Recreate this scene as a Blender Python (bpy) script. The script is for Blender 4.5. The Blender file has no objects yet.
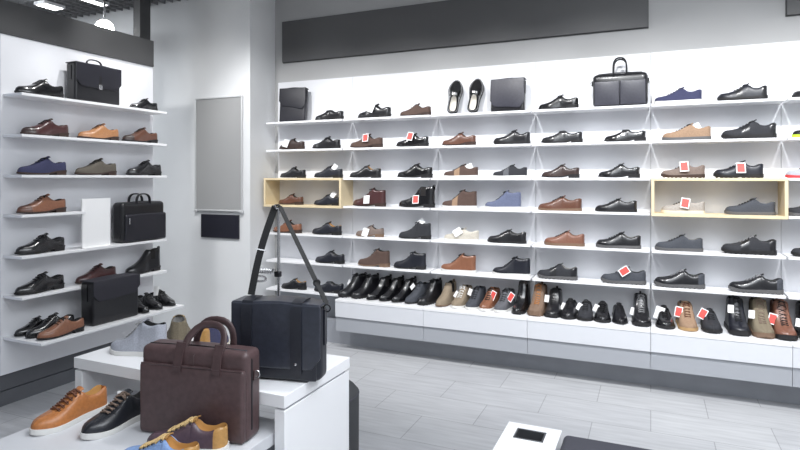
import bpy, math, random
from mathutils import Vector, Matrix
random.seed(7)
PI = math.pi
sc = bpy.context.scene
COL = sc.collection

# ------------------------------------------------------------------ helpers
def lin(c):
    c = c / 255.0
    return c / 12.92 if c <= 0.04045 else ((c + 0.055) / 1.055) ** 2.4

def rgb(t):
    return (lin(t[0]), lin(t[1]), lin(t[2]), 1.0)

MATS = {}
def mat(name, col, rough=0.5, metal=0.0, var=0.0, bump=0.0, scale=60.0, coat=0.0, emit=None, estr=0.0):
    if name in MATS:
        return MATS[name]
    m = bpy.data.materials.new(name)
    m.use_nodes = True
    nt = m.node_tree
    b = nt.nodes['Principled BSDF']
    c = rgb(col)
    b.inputs['Base Color'].default_value = c
    b.inputs['Roughness'].default_value = rough
    b.inputs['Metallic'].default_value = metal
    b.inputs['Coat Weight'].default_value = coat
    b.inputs['Coat Roughness'].default_value = 0.15
    if emit:
        b.inputs['Emission Color'].default_value = rgb(emit)
        b.inputs['Emission Strength'].default_value = estr
    if var or bump:
        tc = nt.nodes.new('ShaderNodeTexCoord')
        n = nt.nodes.new('ShaderNodeTexNoise')
        n.inputs['Scale'].default_value = scale
        n.inputs['Detail'].default_value = 5
        nt.links.new(tc.outputs['Object'], n.inputs['Vector'])
        if var:
            r = nt.nodes.new('ShaderNodeValToRGB')
            r.color_ramp.elements[0].position = 0.3
            r.color_ramp.elements[1].position = 0.7
            r.color_ramp.elements[0].color = [x * (1 - var) for x in c[:3]] + [1]
            r.color_ramp.elements[1].color = [min(1, x * (1 + var)) for x in c[:3]] + [1]
            nt.links.new(n.outputs['Fac'], r.inputs['Fac'])
            nt.links.new(r.outputs['Color'], b.inputs['Base Color'])
        if bump:
            bp = nt.nodes.new('ShaderNodeBump')
            bp.inputs['Strength'].default_value = bump
            bp.inputs['Distance'].default_value = 0.002
            nt.links.new(n.outputs['Fac'], bp.inputs['Height'])
            nt.links.new(bp.outputs['Normal'], b.inputs['Normal'])
    MATS[name] = m
    return m

class MB:
    """collects geometry for one mesh object"""
    def __init__(self):
        self.v = []; self.f = []; self.m = []
    def add(self, vs, fs, mi=0):
        o = len(self.v)
        self.v += [tuple(p) for p in vs]
        self.f += [tuple(i + o for i in q) for q in fs]
        self.m += [mi] * len(fs)
        return self
    def box(self, x0, x1, y0, y1, z0, z1, mi=0):
        vs = [(x, y, z) for z in (z0, z1) for y in (y0, y1) for x in (x0, x1)]
        return self.add(vs, [(0,2,3,1),(4,5,7,6),(0,1,5,4),(2,6,7,3),(0,4,6,2),(1,3,7,5)], mi)
    def rbox(self, w, d, h, r, c=(0,0,0), n=8, by=0.0, bt=0.0, taper=0.0, mi=0, bz=0.0):
        """rounded box standing on c; by bulges front and back, bt the top, taper narrows the top depth"""
        r = min(r, w/2-1e-4, d/2-1e-4, h/2-1e-4)
        def ticks(L):
            e = [0, .35*r, .75*r, 1.2*r]
            mid = [1.2*r + (L-2.4*r)*k/(n) for k in range(1, n)]
            t = e + mid + [L-x for x in reversed(e)]
            return sorted(set(round(x - L/2, 6) for x in t))
        tx, ty, tz = ticks(w), ticks(d), ticks(h)
        idx = {}; vs = []; fs = []
        def P(x, y, z):
            k = (x, y, z)
            if k in idx: return idx[k]
            hx, hy, hz = w/2-r, d/2-r, h/2-r
            qx, qy, qz = max(-hx,min(hx,x)), max(-hy,min(hy,y)), max(-hz,min(hz,z))
            dv = Vector((x-qx, y-qy, z-qz))
            if dv.length > 1e-9: dv = dv.normalized() * r
            p = Vector((qx, qy, qz)) + dv
            u, vv = 2*p.x/w, 2*p.z/h
            f = (1-u*u)*(1-vv*vv)
            p.y *= (1 - taper*(vv+1)/2)
            p.y += math.copysign(by*f, p.y) if abs(p.y) > d*.2 else 0
            if p.z > 0: p.z += bt*(1-u*u)*(p.z/(h/2))
            if bz: p.z += bz*math.sin(u*4.1+1.3)*max(0, vv)
            idx[k] = len(vs)
            vs.append((p.x+c[0], p.y+c[1], p.z+h/2+c[2]))
            return idx[k]
        def face(a, b, fn, flip):
            for i in range(len(a)-1):
                for j in range(len(b)-1):
                    q = (fn(a[i],b[j]), fn(a[i+1],b[j]), fn(a[i+1],b[j+1]), fn(a[i],b[j+1]))
                    fs.append(q[::-1] if flip else q)
        X, Y, Z = tx[0], ty[0], tz[0]
        face(tx, ty, lambda a,b: P(a,b,tz[0]), True);  face(tx, ty, lambda a,b: P(a,b,tz[-1]), False)
        face(tx, tz, lambda a,b: P(a,ty[0],b), False); face(tx, tz, lambda a,b: P(a,ty[-1],b), True)
        face(ty, tz, lambda a,b: P(tx[0],a,b), True);  face(ty, tz, lambda a,b: P(tx[-1],a,b), False)
        return self.add(vs, fs, mi)
    def tube(self, pts, r, k=6, mi=0, ry=None, side=None, cap=True):
        """sweep an ellipse (r across 'side', ry along the normal) along pts"""
        pts = [Vector(p) for p in pts]
        ry = r if ry is None else ry
        n = len(pts)
        tang = [(pts[min(i+1,n-1)] - pts[max(i-1,0)]).normalized() for i in range(n)]
        if side is None:
            s = tang[0].orthogonal().normalized()
        else:
            s = Vector(side)
        vs = []; fs = []
        for i in range(n):
            t = tang[i]
            s2 = (Vector(side) if side is not None else s)
            s2 = s2 - t * s2.dot(t)
            if s2.length < 1e-6: s2 = t.orthogonal()
            s = s2.normalized(); nn = t.cross(s)
            for j in range(k):
                a = 2*PI*j/k
                vs.append(pts[i] + s*(r*math.cos(a)) + nn*(ry*math.sin(a)))
        for i in range(n-1):
            for j in range(k):
                fs.append((i*k+j, i*k+(j+1)%k, (i+1)*k+(j+1)%k, (i+1)*k+j))
        if cap:
            fs.append(tuple(range(k-1,-1,-1))); fs.append(tuple((n-1)*k+j for j in range(k)))
        return self.add(vs, fs, mi)
    def ribbon(self, pts, nrm, w, t, mi=0):
        """flat strap of width w and thickness t; nrm = direction its face looks"""
        pts = [Vector(p) for p in pts]; n = len(pts); vs = []; fs = []
        for i in range(n):
            tg = (pts[min(i+1,n-1)] - pts[max(i-1,0)]).normalized()
            nv = Vector(nrm[i] if isinstance(nrm, list) else nrm)
            nv = (nv - tg*nv.dot(tg)).normalized()
            s = tg.cross(nv)
            for a, b in ((-1,-1),(1,-1),(1,1),(-1,1)):
                vs.append(pts[i] + s*(a*w/2) + nv*(b*t/2))
        for i in range(n-1):
            for j in range(4):
                fs.append((i*4+j, i*4+(j+1)%4, (i+1)*4+(j+1)%4, (i+1)*4+j))
        fs.append((3,2,1,0)); fs.append(tuple((n-1)*4+j for j in range(4)))
        return self.add(vs, fs, mi)
    def lathe(self, prof, c=(0,0,0), k=32, mi=0):
        vs = []; fs = []
        for (r, z) in prof:
            for j in range(k):
                a = 2*PI*j/k
                vs.append((c[0]+r*math.cos(a), c[1]+r*math.sin(a), c[2]+z))
        for i in range(len(prof)-1):
            for j in range(k):
                fs.append((i*k+j, i*k+(j+1)%k, (i+1)*k+(j+1)%k, (i+1)*k+j))
        fs.append(tuple(range(k-1,-1,-1))); fs.append(tuple((len(prof)-1)*k+j for j in range(k)))
        return self.add(vs, fs, mi)
    def torus(self, c, R, r, axis=(0,1,0), k=20, mi=0, squash=1.0):
        ax = Vector(axis).normalized(); u = ax.orthogonal().normalized(); v = ax.cross(u)
        pts = [Vector(c)+u*(R*math.cos(2*PI*i/k))+v*(R*squash*math.sin(2*PI*i/k)) for i in range(k+1)]
        return self.tube(pts, r, 6, mi, side=None, cap=False)
    def xf(self, M):
        self.v = [tuple(M @ Vector(p)) for p in self.v]
        return self
    def build(self, name, mats, parent=None, loc=(0,0,0), rot=(0,0,0), angle=40, bevel=0.0):
        me = bpy.data.meshes.new(name)
        me.from_pydata(self.v, [], self.f)
        if not isinstance(mats, (list, tuple)): mats = [mats]
        for m in mats: me.materials.append(m)
        me.polygons.foreach_set('material_index', self.m)
        me.polygons.foreach_set('use_smooth', [True]*len(self.f))
        me.validate(); me.update()
        me.set_sharp_from_angle(angle=math.radians(angle))
        o = bpy.data.objects.new(name, me)
        COL.objects.link(o)
        if parent is not None: o.parent = parent
        o.location = loc; o.rotation_euler = rot
        if bevel:
            bv = o.modifiers.new('edge', 'BEVEL'); bv.width = bevel; bv.segments = 2; bv.limit_method = 'ANGLE'
        return o

def tag(o, label=None, cat=None, group=None, kind=None):
    if label: o['label'] = label
    if cat: o['category'] = cat
    if group: o['group'] = group
    if kind: o['kind'] = kind
    return o

def thing(name, label, cat, loc=(0,0,0), rotz=0.0, group=None):
    o = bpy.data.objects.new(name, None)
    o.empty_display_size = 0.05
    COL.objects.link(o)
    o.location = loc; o.rotation_euler = (0,0,rotz)
    return tag(o, label, cat, group)

def curve(keys, s):
    """Catmull-Rom style interpolation through (s, value) keys"""
    if s <= keys[0][0]: return keys[0][1]
    if s >= keys[-1][0]: return keys[-1][1]
    for i in range(len(keys)-1):
        a, b = keys[i], keys[i+1]
        if a[0] <= s <= b[0]:
            h = b[0]-a[0]; t = (s-a[0])/h
            def slope(j):
                if j == 0: return (keys[1][1]-keys[0][1])/(keys[1][0]-keys[0][0])
                if j == len(keys)-1: return (keys[-1][1]-keys[-2][1])/(keys[-1][0]-keys[-2][0])
                d0 = (keys[j][1]-keys[j-1][1])/(keys[j][0]-keys[j-1][0])
                d1 = (keys[j+1][1]-keys[j][1])/(keys[j+1][0]-keys[j][0])
                return 0 if d0*d1 < 0 else (d0+d1)/2
            m0, m1 = slope(i)*h, slope(i+1)*h
            return (2*t**3-3*t*t+1)*a[1]+(t**3-2*t*t+t)*m0+(-2*t**3+3*t*t)*b[1]+(t**3-t*t)*m1

# ------------------------------------------------------------------ camera: level, 1.5 m up, turned 23.7 degrees towards the side display
H_CAM = 1.5; F = 571.0; HOR = 178.0
CA, SA = 0.9155, 0.402
cam = bpy.data.cameras.new('camera'); camo = bpy.data.objects.new('camera', cam); COL.objects.link(camo)
camo.location = (0,0,H_CAM); camo.rotation_euler = (PI/2, 0, math.atan2(SA, CA))
cam.sensor_width = 36; cam.lens = F/800*36; cam.shift_y = -(225-HOR)/800
sc.camera = camo

def ratio(px):
    a = (px-400)/F
    return (CA*a-SA)/(SA*a+CA)          # x / y of the sight line
def wx(px, y): return ratio(px)*y        # on a plane of constant depth y
def wy(px, x): return x/ratio(px)        # on a plane of constant x

# ------------------------------------------------------------------ materials
WHITE = mat('white_laminate', (240,240,242), 0.35)
WHITE_GLOSS = mat('white_lacquer', (243,243,245), 0.25)
PANEL = mat('display_panel_white', (236,237,241), 0.45)
CREAM = mat('light_maple', (226,208,172), 0.45, var=0.06, scale=9)
PLASTER = mat('grey_plaster', (182,182,182), 0.8, var=0.02, scale=3)
PLASTER_L = mat('pale_plaster', (222,223,224), 0.75, var=0.02, scale=3)
BULK = mat('bulkhead_grey', (74,74,75), 0.5)
SIGN = mat('sign_charcoal', (86,86,87), 0.5)
PLINTH = mat('plinth_grey', (158,161,168), 0.45, var=0.05, scale=6)
SLAT = mat('slat_grey', (88,90,95), 0.5, var=0.05, scale=8)
BAND = mat('fascia_grey', (166,169,175), 0.4)
CHROME = mat('brushed_chrome', (200,200,202), 0.25, metal=1.0)
DARKMETAL = mat('gunmetal', (70,70,74), 0.35, metal=1.0)
NAVY = mat('navy_plaque', (24,24,36), 0.5)
POSTER = mat('poster_grey', (156,156,156), 0.6)
FRAME = mat('poster_frame', (205,206,207), 0.35, metal=0.3)
PAPER = mat('tag_white', (245,245,245), 0.6)
RED = mat('tag_red', (222,84,78), 0.6)
CUSHION = mat('charcoal_fabric', (66,66,74), 0.85, var=0.06, bump=0.2, scale=300)
POUF = mat('charcoal_pouf', (62,63,66), 0.8, var=0.05, bump=0.2, scale=250)
BLACKP = mat('black_plastic', (16,16,18), 0.35)
PLAT = mat('platform_grey', (205,206,210), 0.4)

def leather(n, c, rough=0.38, coat=0.15): return mat('leather_'+n, c, rough, var=0.12, bump=0.12, scale=90, coat=coat)
def suede(n, c): return mat('suede_'+n, c, 0.85, var=0.14, bump=0.25, scale=160)
U = {
 'black': leather('black', (24,24,28), 0.30, 0.45), 'jet': leather('jet', (19,19,22), 0.22, 0.8),
 'ink': leather('ink', (28,30,39), 0.4), 'charcoal': suede('charcoal', (44,45,50)),
 'grey': suede('grey', (92,93,98)), 'lgrey': suede('light_grey', (166,169,179)), 'slate': suede('slate', (66,69,76)),
 'brown': leather('brown', (98,64,50), 0.35, 0.25), 'dbrown': leather('dark_brown', (56,41,38), 0.35, 0.25),
 'coffee': suede('coffee', (84,66,59)), 'tan': leather('tan', (172,122,82), 0.35, 0.2), 'cognac': leather('cognac', (132,88,66), 0.38, 0.2),
 'camel': suede('camel', (152,125,102)), 'taupe': suede('taupe', (120,106,99)), 'olive': suede('olive', (90,84,76)),
 'khaki': suede('khaki', (122,112,94)), 'beige': suede('beige', (196,190,178)), 'stone': suede('stone', (160,154,148)),
 'burg': leather('burgundy', (72,42,42), 0.3, 0.35), 'navy': suede('navy', (54,56,86)), 'blue': suede('blue', (98,105,130)),
 'hikebrown': suede('hike_brown', (122,100,84)), 'hiketan': suede('hike_tan', (136,122,104)), 'rust': leather('rust', (124,84,68), 0.4),
 'sky': suede('sky_blue', (124,150,192)), 'plum': leather('plum', (84,66,74), 0.45), 'taneurope': leather('golden_tan', (180,136,78), 0.4),
 'blackhero': leather('black_hero', (32,34,40), 0.36, 0.2), 'tanhero': leather('tan_hero', (172,110,62), 0.42, 0.1),
}
SOLE = {'black': mat('sole_black', (26,25,27), 0.6), 'brown': mat('sole_brown', (58,42,36), 0.55), 'white': mat('sole_white', (222,221,218), 0.5),
        'grey': mat('sole_grey', (92,91,92), 0.6), 'cream': mat('sole_cream', (222,212,192), 0.55), 'gum': mat('sole_gum', (120,96,78), 0.6),
        'lime': mat('sole_lime', (190,220,60), 0.5), 'red': mat('sole_red', (196,62,66), 0.5), 'tan': mat('sole_tan', (176,142,98), 0.6)}
LIN = {'black': mat('lining_black', (30,29,31), 0.8), 'tan': mat('lining_tan', (186,140,86), 0.7), 'grey': mat('lining_grey', (130,128,126), 0.8),
       'white': mat('lining_white', (226,222,214), 0.7), 'brown': mat('lining_brown', (96,66,48), 0.75), 'gold': mat('lining_gold', (184,136,74), 0.65)}
LACE = {'black': mat('lace_black', (24,24,26), 0.8), 'brown': mat('lace_brown', (104,64,46), 0.8), 'tan': mat('lace_tan', (188,160,112), 0.8), 'orange': mat('lace_orange', (184,122,70), 0.8), 'mink': mat('lace_mink', (128,110,98), 0.8),
        'grey': mat('lace_grey', (140,140,142), 0.8), 'white': mat('lace_white', (228,228,226), 0.8)}
ELASTIC = mat('elastic_dark', (30,27,27), 0.9)

# ------------------------------------------------------------------ shoes
# H: height of the top line along the shoe, s = 0 heel ... 1 toe (metres for a 0.29 m shoe); so: front end of the opening
K = {
 'derby':  dict(H=[(0,.076),(.06,.079),(.22,.069),(.33,.078),(.40,.098),(.45,.101),(.56,.083),(.68,.063),(.82,.051),(.94,.045),(1,.040)], so=.42, sole='dress', laces=4, sl=.60, tau=.32, te=1.8, wm=.17, tongue=1),
 'loafer': dict(H=[(0,.074),(.06,.077),(.22,.066),(.33,.072),(.41,.090),(.47,.092),(.60,.074),(.72,.058),(.84,.049),(.94,.044),(1,.038)], so=.44, sole='dress', laces=0, sl=.6, tau=.32, te=1.9, wm=.17, tongue=0, strap=1),
 'sleek':  dict(H=[(0,.080),(.06,.082),(.22,.068),(.33,.074),(.40,.090),(.45,.092),(.56,.076),(.68,.060),(.82,.048),(.94,.042),(1,.036)], so=.42, sole='flat', zs=.018, laces=5, sl=.64, tau=.34, te=1.8, wm=.168, tongue=1),
 'sneaker':dict(H=[(0,.084),(.05,.087),(.2,.074),(.31,.080),(.38,.100),(.43,.103),(.55,.084),(.68,.065),(.82,.055),(.94,.050),(1,.044)], so=.41, sole='cup', zs=.021, laces=6, sl=.70, tau=.27, te=2.2, wm=.185, tongue=1),
 'sport':  dict(H=[(0,.088),(.05,.092),(.2,.077),(.31,.084),(.38,.104),(.43,.106),(.55,.086),(.68,.068),(.82,.058),(.94,.054),(1,.046)], so=.41, sole='lug', zs=.025, laces=5, sl=.66, tau=.27, te=2.2, wm=.19, tongue=1),
 'hightop':dict(H=[(0,.132),(.06,.134),(.2,.126),(.3,.130),(.36,.138),(.41,.136),(.5,.110),(.62,.080),(.72,.064),(.84,.056),(.94,.051),(1,.044)], so=.39, sole='cup', zs=.022, laces=6, sl=.66, tau=.27, te=2.2, wm=.185, tongue=1),
 'chukka': dict(H=[(0,.126),(.06,.129),(.2,.124),(.3,.130),(.36,.138),(.41,.134),(.5,.106),(.62,.079),(.72,.064),(.84,.054),(.94,.048),(1,.042)], so=.39, sole='dress', laces=3, sl=.54, tau=.3, te=2.0, wm=.18, tongue=1),
 'chelsea':dict(H=[(0,.156),(.06,.158),(.2,.150),(.3,.153),(.36,.156),(.41,.146),(.5,.110),(.62,.079),(.74,.061),(.85,.053),(.94,.047),(1,.041)], so=.38, sole='dress', laces=0, sl=.6, tau=.3, te=2.0, wm=.175, tongue=0, tab=1, gore=1),
 'laceboot':dict(H=[(0,.158),(.06,.161),(.2,.155),(.3,.160),(.36,.168),(.41,.158),(.5,.120),(.62,.086),(.74,.066),(.85,.057),(.94,.051),(1,.044)], so=.38, sole='lug', zs=.026, laces=7, sl=.66, tau=.24, te=2.8, wm=.19, tongue=1, tab=1),
 'hiker':  dict(H=[(0,.182),(.06,.186),(.2,.180),(.3,.186),(.36,.194),(.41,.180),(.5,.132),(.62,.092),(.74,.071),(.85,.063),(.94,.058),(1,.050)], so=.38, sole='lug', zs=.034, laces=8, sl=.70, tau=.23, te=3.0, wm=.198, tongue=1, tab=1),
 'tallboot':dict(H=[(0,.238),(.06,.240),(.2,.232),(.3,.236),(.36,.238),(.40,.222),(.47,.145),(.56,.106),(.68,.076),(.82,.060),(.94,.052),(1,.044)], so=.37, sole='lug', zs=.026, laces=0, sl=.6, tau=.28, te=2.1, wm=.18, tongue=0, tab=1),
}
WBASE = [(0,.74),(.15,.74),(.4,.75),(.55,.88),(.70,1.0),(.84,.96),(1,.78)]

def shoe(name, label, cat, loc, rotz, kind, L, upper, sole='black', lining='black', lace='black', group=None, tags=(), toe=None, panel=None,
         heelm=None, fine=False, hs=1.0, ws=1.0, trz=None, side=-1, lean=None, tongue=True, eyelets=False):
    k = K[kind]; f = L/.29; Wm = L*k['wm']/.29*.29*1.0*.5/.5*.29/.29
    Wm = L*k['wm']            # half width at the ball (wm is a fraction of the length)
    Wm = Wm*0.98*ws
    root = thing(name, label, cat, loc, rotz, group)
    if lean is not None: root.rotation_euler = lean
    X = lambda s: (0.5-s)*L
    def plan(s):
        w = curve(WBASE, s)
        if trz is not None and k['H'][0][1] > .12 and s < .6: w *= 1+.24*min(1, (.6-s)/.2)
        if s < .12: w *= math.sqrt(max(0, 1-((.12-s)/.12)**2))
        t = k['tau']
        if s > 1-t: w *= max(0, 1-((s-(1-t))/t)**k['te'])**.5
        return w*Wm
    def zs(s):
        if k['sole'] == 'dress': return curve([(0,.031),(.22,.028),(.45,.014),(.7,.012),(.9,.015),(1,.018)], s)*f
        z = k['zs']
        if k['sole'] == 'flat': return curve([(0,z+.002),(.5,z*.8),(.75,z*.75),(1,z+.001)], s)*f
        if k['sole'] == 'lug': return curve([(0,z+.004),(.4,z),(.75,z*.85),(1,z+.008)], s)*f
        return curve([(0,z+.002),(.4,z),(.75,z*.9),(1,z+.004)], s)*f
    def top(s):
        z0 = zs(s)-.002; h = curve(k['H'], s)*f*(1+(hs-1)*max(0, 1-max(0,s-.45)/.5))
        if s > .90: h = z0 + (h-z0)*max(0, 1-((s-.90)/.10)**2.4)**.5
        return max(h, z0+.001)
    so = k['so']
    def op(s):
        if s < .02: return 0.0
        if s <= .20: return 1.0
        return math.sqrt(max(0, 1-((s-.20)/(so-.20))**2)) if s < so else 0.0
    N = 44 if fine else 26
    S = []
    for i in range(N+1):
        t = i/N
        S.append(.55*(1-math.cos(PI*t))/2+.45*t)
    S += [.021, .019, so-.004, so]
    S = sorted(set(S))
    n = 9 if fine else 6
    high = curve(k['H'], .1) > .12
    def prof(s):
        W = plan(s)*.985; z0 = zs(s)-.003; h = top(s); o = op(s)
        g = W*(.20+.46*o)
        P = []
        for j in range(n+1):
            a = PI/2*j/n
            ex = .58 if (high and trz is not None) else .72
            x = g+(W-g)*math.cos(a)**ex
            if high:      # a shaft: pull in above the ankle bone, back out at the collar
                q = (math.sin(a)); x -= W*.10*math.sin(PI*min(1, q))*(1 if s < .45 else 0)
            P.append((x, z0+(h-z0)*math.sin(a)**.95))
        d = o*max(.0, h-zs(s)-.012)
        P.append((g*.94, h+.0022*o+.0006))
        P.append((g*.80, h-.010*o+.001*(1-o)))
        P.append((g*.66, h-d*.85+.0014*(1-o)))
        P.append((0, h-d+.0018*(1-o)))
        return P
    rows = []
    for s in S:
        P = prof(s)
        rows.append([(X(s), -p[0], p[1]) for p in P] + [(X(s), p[0], p[1]) for p in reversed(P[:-1])])
    m = len(rows[0]); vs = [p for r in rows for p in r]
    up = MB(); li = MB(); fu = []; fl = []; mu = []
    ic = (m-1)//2
    for i in range(len(S)-1):
        sm = (S[i]+S[i+1])/2
        for j in range(m-1):
            q = (i*m+j, i*m+j+1, (i+1)*m+j+1, (i+1)*m+j)
            jj = j if j < ic else m-2-j           # 0 at the sole, ic-1 at the middle
            if jj >= n+1 and S[i] >= .02 and S[i+1] <= so:
                fl.append(q)
            else:
                fu.append(q)
                mi = 0
                if toe and sm > .80: mi = 1
                elif panel and .50 < sm < .66 and jj < n: mi = 2
                elif heelm and sm < .13: mi = 3
                elif k.get('gore') and .20 < sm < .34 and 2 <= jj <= n: mi = 4
                mu.append(mi)
    up.add(vs, fu); up.m = mu
    li.add(vs, fl)
    def prune(mb):
        used = sorted({i for q in mb.f for i in q}); mp = {a: b for b, a in enumerate(used)}
        mb.v = [mb.v[i] for i in used]; mb.f = [tuple(mp[i] for i in q) for q in mb.f]
    prune(up); prune(li)
    um = U[upper] if isinstance(upper, str) else upper
    gm = lambda q: U[q] if q else um
    up.build('upper', [um, gm(toe), gm(panel), gm(heelm), ELASTIC], root, angle=60)
    li.build('lining', LIN[lining], root, angle=80)
    # sole
    sm_ = SOLE[sole]
    so_ = MB(); rr = []
    for s in S:
        w = plan(s)*1.05+.0015*(1 if 0 < s < 1 else 0); zt = zs(s)
        if k['sole'] == 'dress': zb = zt-.009*f
        elif k['sole'] == 'lug': zb = (.005*f if int(s*22) % 2 else 0.0) if .04 < s < .97 else .003*f
        else: zb = 0.0 if s < .9 else .006*f*((s-.9)/.1)
        if s > .93 and k['sole'] == 'lug': zb += .012*f*((s-.93)/.07)
        x = X(s)*1.022
        rr.append([(x,-w*.95,zb),(x,-w,zb+(zt-zb)*.4),(x,-w*.99,zt),(x,w*.99,zt),(x,w,zb+(zt-zb)*.4),(x,w*.95,zb)])
    vv = [p for r in rr for p in r]; ff = []
    for i in range(len(S)-1):
        for j in range(6):
            ff.append((i*6+j, (i+1)*6+j, (i+1)*6+(j+1)%6, i*6+(j+1)%6))
    so_.add(vv, ff)
    so_.build('sole', sm_, root, angle=50)
    if k['sole'] == 'dress':
        hb = MB(); SS = [i*.27/9 for i in range(10)]; vv = []; ff = []
        for s in SS:
            w = plan(s)*1.02; x = X(s)*1.016; z = zs(s)-.0085*f
            vv += [(x,-w*.97,0),(x,-w,z),(x,w,z),(x,w*.97,0)]
        for i in range(9):
            for j in range(4): ff.append((i*4+j,(i+1)*4+j,(i+1)*4+(j+1)%4,i*4+(j+1)%4))
        ff.append((36,37,38,39)[::-1])
        hb.add(vv, ff); hb.build('heel', sm_, root, angle=40)
    def surf(s, y):
        P = prof(s)[:n+1]; y = abs(y)
        if y <= P[-1][0]: return P[-1][1]+.001
        for a, b in zip(P, P[1:]):
            if b[0] <= y <= a[0]:
                t = (y-b[0])/max(1e-9, a[0]-b[0]); return b[1]+(a[1]-b[1])*t
        return P[0][1]
    if tongue and k['tongue']:
        tg = MB(); g1 = []
        nn = 4
        for i in range(nn+1):
            t = i/nn
            s = so+.045-.095*t
            zc = top(max(s, so))+.001 + (0.014*f*t if t > .4 else .004*t)
            hw = (.014+.006*t)*f
            for a in (-1,-.5,0,.5,1):
                g1.append((X(s), hw*a, zc-.006*f*a*a))
        vs = g1+[(p[0]+.001, p[1], p[2]-.003) for p in g1]; fs = []
        nv = (nn+1)*5
        for i in range(nn):
            for j in range(4):
                q = (i*5+j, i*5+j+1, (i+1)*5+j+1, (i+1)*5+j); fs.append(q); fs.append(tuple(x+nv for x in q[::-1]))
        ring = [j for j in range(5)]+[i*5+4 for i in range(1,nn+1)]+[nn*5+j for j in range(3,-1,-1)]+[i*5 for i in range(nn-1,0,-1)]
        for a, b in zip(ring, ring[1:]+ring[:1]): fs.append((b, a, a+nv, b+nv))
        tg.add(vs, fs); tg.build('tongue', um if not fine else gm(heelm), root, angle=70)
    if k['laces']:
        lc = MB(); nl = k['laces']; r = (.0031 if fine else .0022)*f
        for i in range(nl):
            s0 = so+.012+(k['sl']-so-.012)*i/max(1, nl-1)
            for sgn in ((1,-1) if (fine or nl > 4) else (1,)):
                ds = .018*sgn if (fine or nl > 4) else 0.0
                pts = []
                for t in range(7):
                    y = (-1+2*t/6)*.021*f
                    s = s0+ds*(t/6-.5)*2*.7
                    pts.append((X(s), y, surf(s, y)+r*(1.2 if sgn > 0 else 2.0)))
                lc.tube(pts, r, 6)
        zt = top(so)+.004
        for sg in (-1, 1):
            pts = [(X(so+.015), 0, zt)]
            for t in range(1, 8):
                a = PI*2*t/8
                pts.append((X(so+.015)-.004*math.sin(a)-.010*(1-math.cos(a)), sg*(.013*(1-math.cos(a))), zt+.002-.006*(1-math.cos(a))))
            pts.append((X(so+.015), 0, zt)); lc.tube(pts, r*.9, 5)
            lc.tube([(X(so+.015),0,zt),(X(so+.05),sg*.012,zt-.008),(X(so+.08),sg*.026,surf(so+.08,.026)+.003)], r*.9, 5)
        lc.build('laces', LACE[lace], root, angle=70)
    if eyelets:
        ey = MB()
        for i in range(k['laces']):
            s0 = so+.012+(k['sl']-so-.012)*i/(k['laces']-1)
            for sg in (-1,1):
                ey.torus((X(s0), sg*.0225*f, surf(s0,.0225*f)+.001), .0035, .0012, axis=(0,sg*.6,.8), k=10)
        ey.build('eyelets', DARKMETAL, root)
        st = MB()
        for sg in (-1,1):
            st.tube([(X(s), sg*.030*f*(1-.25*abs(s-.55)), surf(s,.030*f*(1-.25*abs(s-.55)))+.0006) for s in [so-.02+.02*i for i in range(16)] if s < .70], .0009, 4)
        sv = .70
        st.tube([(X(sv-.05*(abs(t)/8)**2), .03*f*t/8*1.25, surf(sv-.05*(abs(t)/8)**2, .03*f*t/8*1.25)+.0006) for t in range(-8,9)], .0009, 4)
        st.build('stitching', um, root)
    if k.get('strap'):
        sp = MB(); s0 = .52
        pts = []
        for t in range(11):
            y = (-1+2*t/10)*plan(s0)*.93
            pts.append((X(s0), y, surf(s0, y)+.0015))
        sp.ribbon(pts, [(0, p[1]*12, 1) for p in pts], .020*f, .003)
        sp.build('saddle_strap', um, root)
    if k.get('tab'):
        tb = MB(); z = top(.03)
        tb.ribbon([(X(0)+.002,0,z-.03),(X(0)+.004,0,z+.004),(X(0)+.001,0,z+.016),(X(.03),0,z+.014),(X(.045),0,z-.005)], [(1,0,0),(1,0,.1),(.5,0,1),(-.5,0,1),(-1,0,.3)], .014, .0025)
        tb.build('pull_tab', ELASTIC if upper in ('black','jet','charcoal') else um, root)
    for tgspec in tags:
        kindt, s, z, tilt = tgspec[:4]
        if trz is not None: s = max(s, .54)
        y = tgspec[4] if len(tgspec) > 4 else side*(plan(max(.15, min(s, .7)))+.006)
        sz = tgspec[5] if len(tgspec) > 5 else 1.0
        sz *= .74 if (trz is not None and kindt == 'white' and len(tgspec) < 6) else 1
        w, h = (.050 if trz is not None else .058)*sz, .074*sz
        holder = MB().box(-w/2, w/2, -.0006, .0006, -h/2, h/2)
        rz = trz or .0
        if trz is not None and len(tgspec) < 5: y = side*plan(.5)*.95
        pt = holder.build('price_tag', PAPER, root, (X(s), y, z), (math.radians(-16*(-side)), math.radians(-tilt if trz is not None else tilt), rz))
        if kindt == 'red':
            MB().box(-w*.39, w*.39, -.0014, .0014, -h*.41, h*.41).build('red_label', RED, pt)
    return root

ORD = ['first','second','third','fourth','fifth','sixth','seventh','eighth','ninth','tenth','eleventh','twelfth','thirteenth','fourteenth','fifteenth',
       'sixteenth','seventeenth','eighteenth','nineteenth','twentieth','twenty-first','twenty-second','twenty-third','twenty-fourth','twenty-fifth','twenty-sixth','twenty-seventh']

# ------------------------------------------------------------------ the room
D = 4.70            # face of the main display wall
CEIL = 3.30
XR = 2.45           # side wall beyond the picture
YB = -2.2           # wall behind the camera

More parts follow.
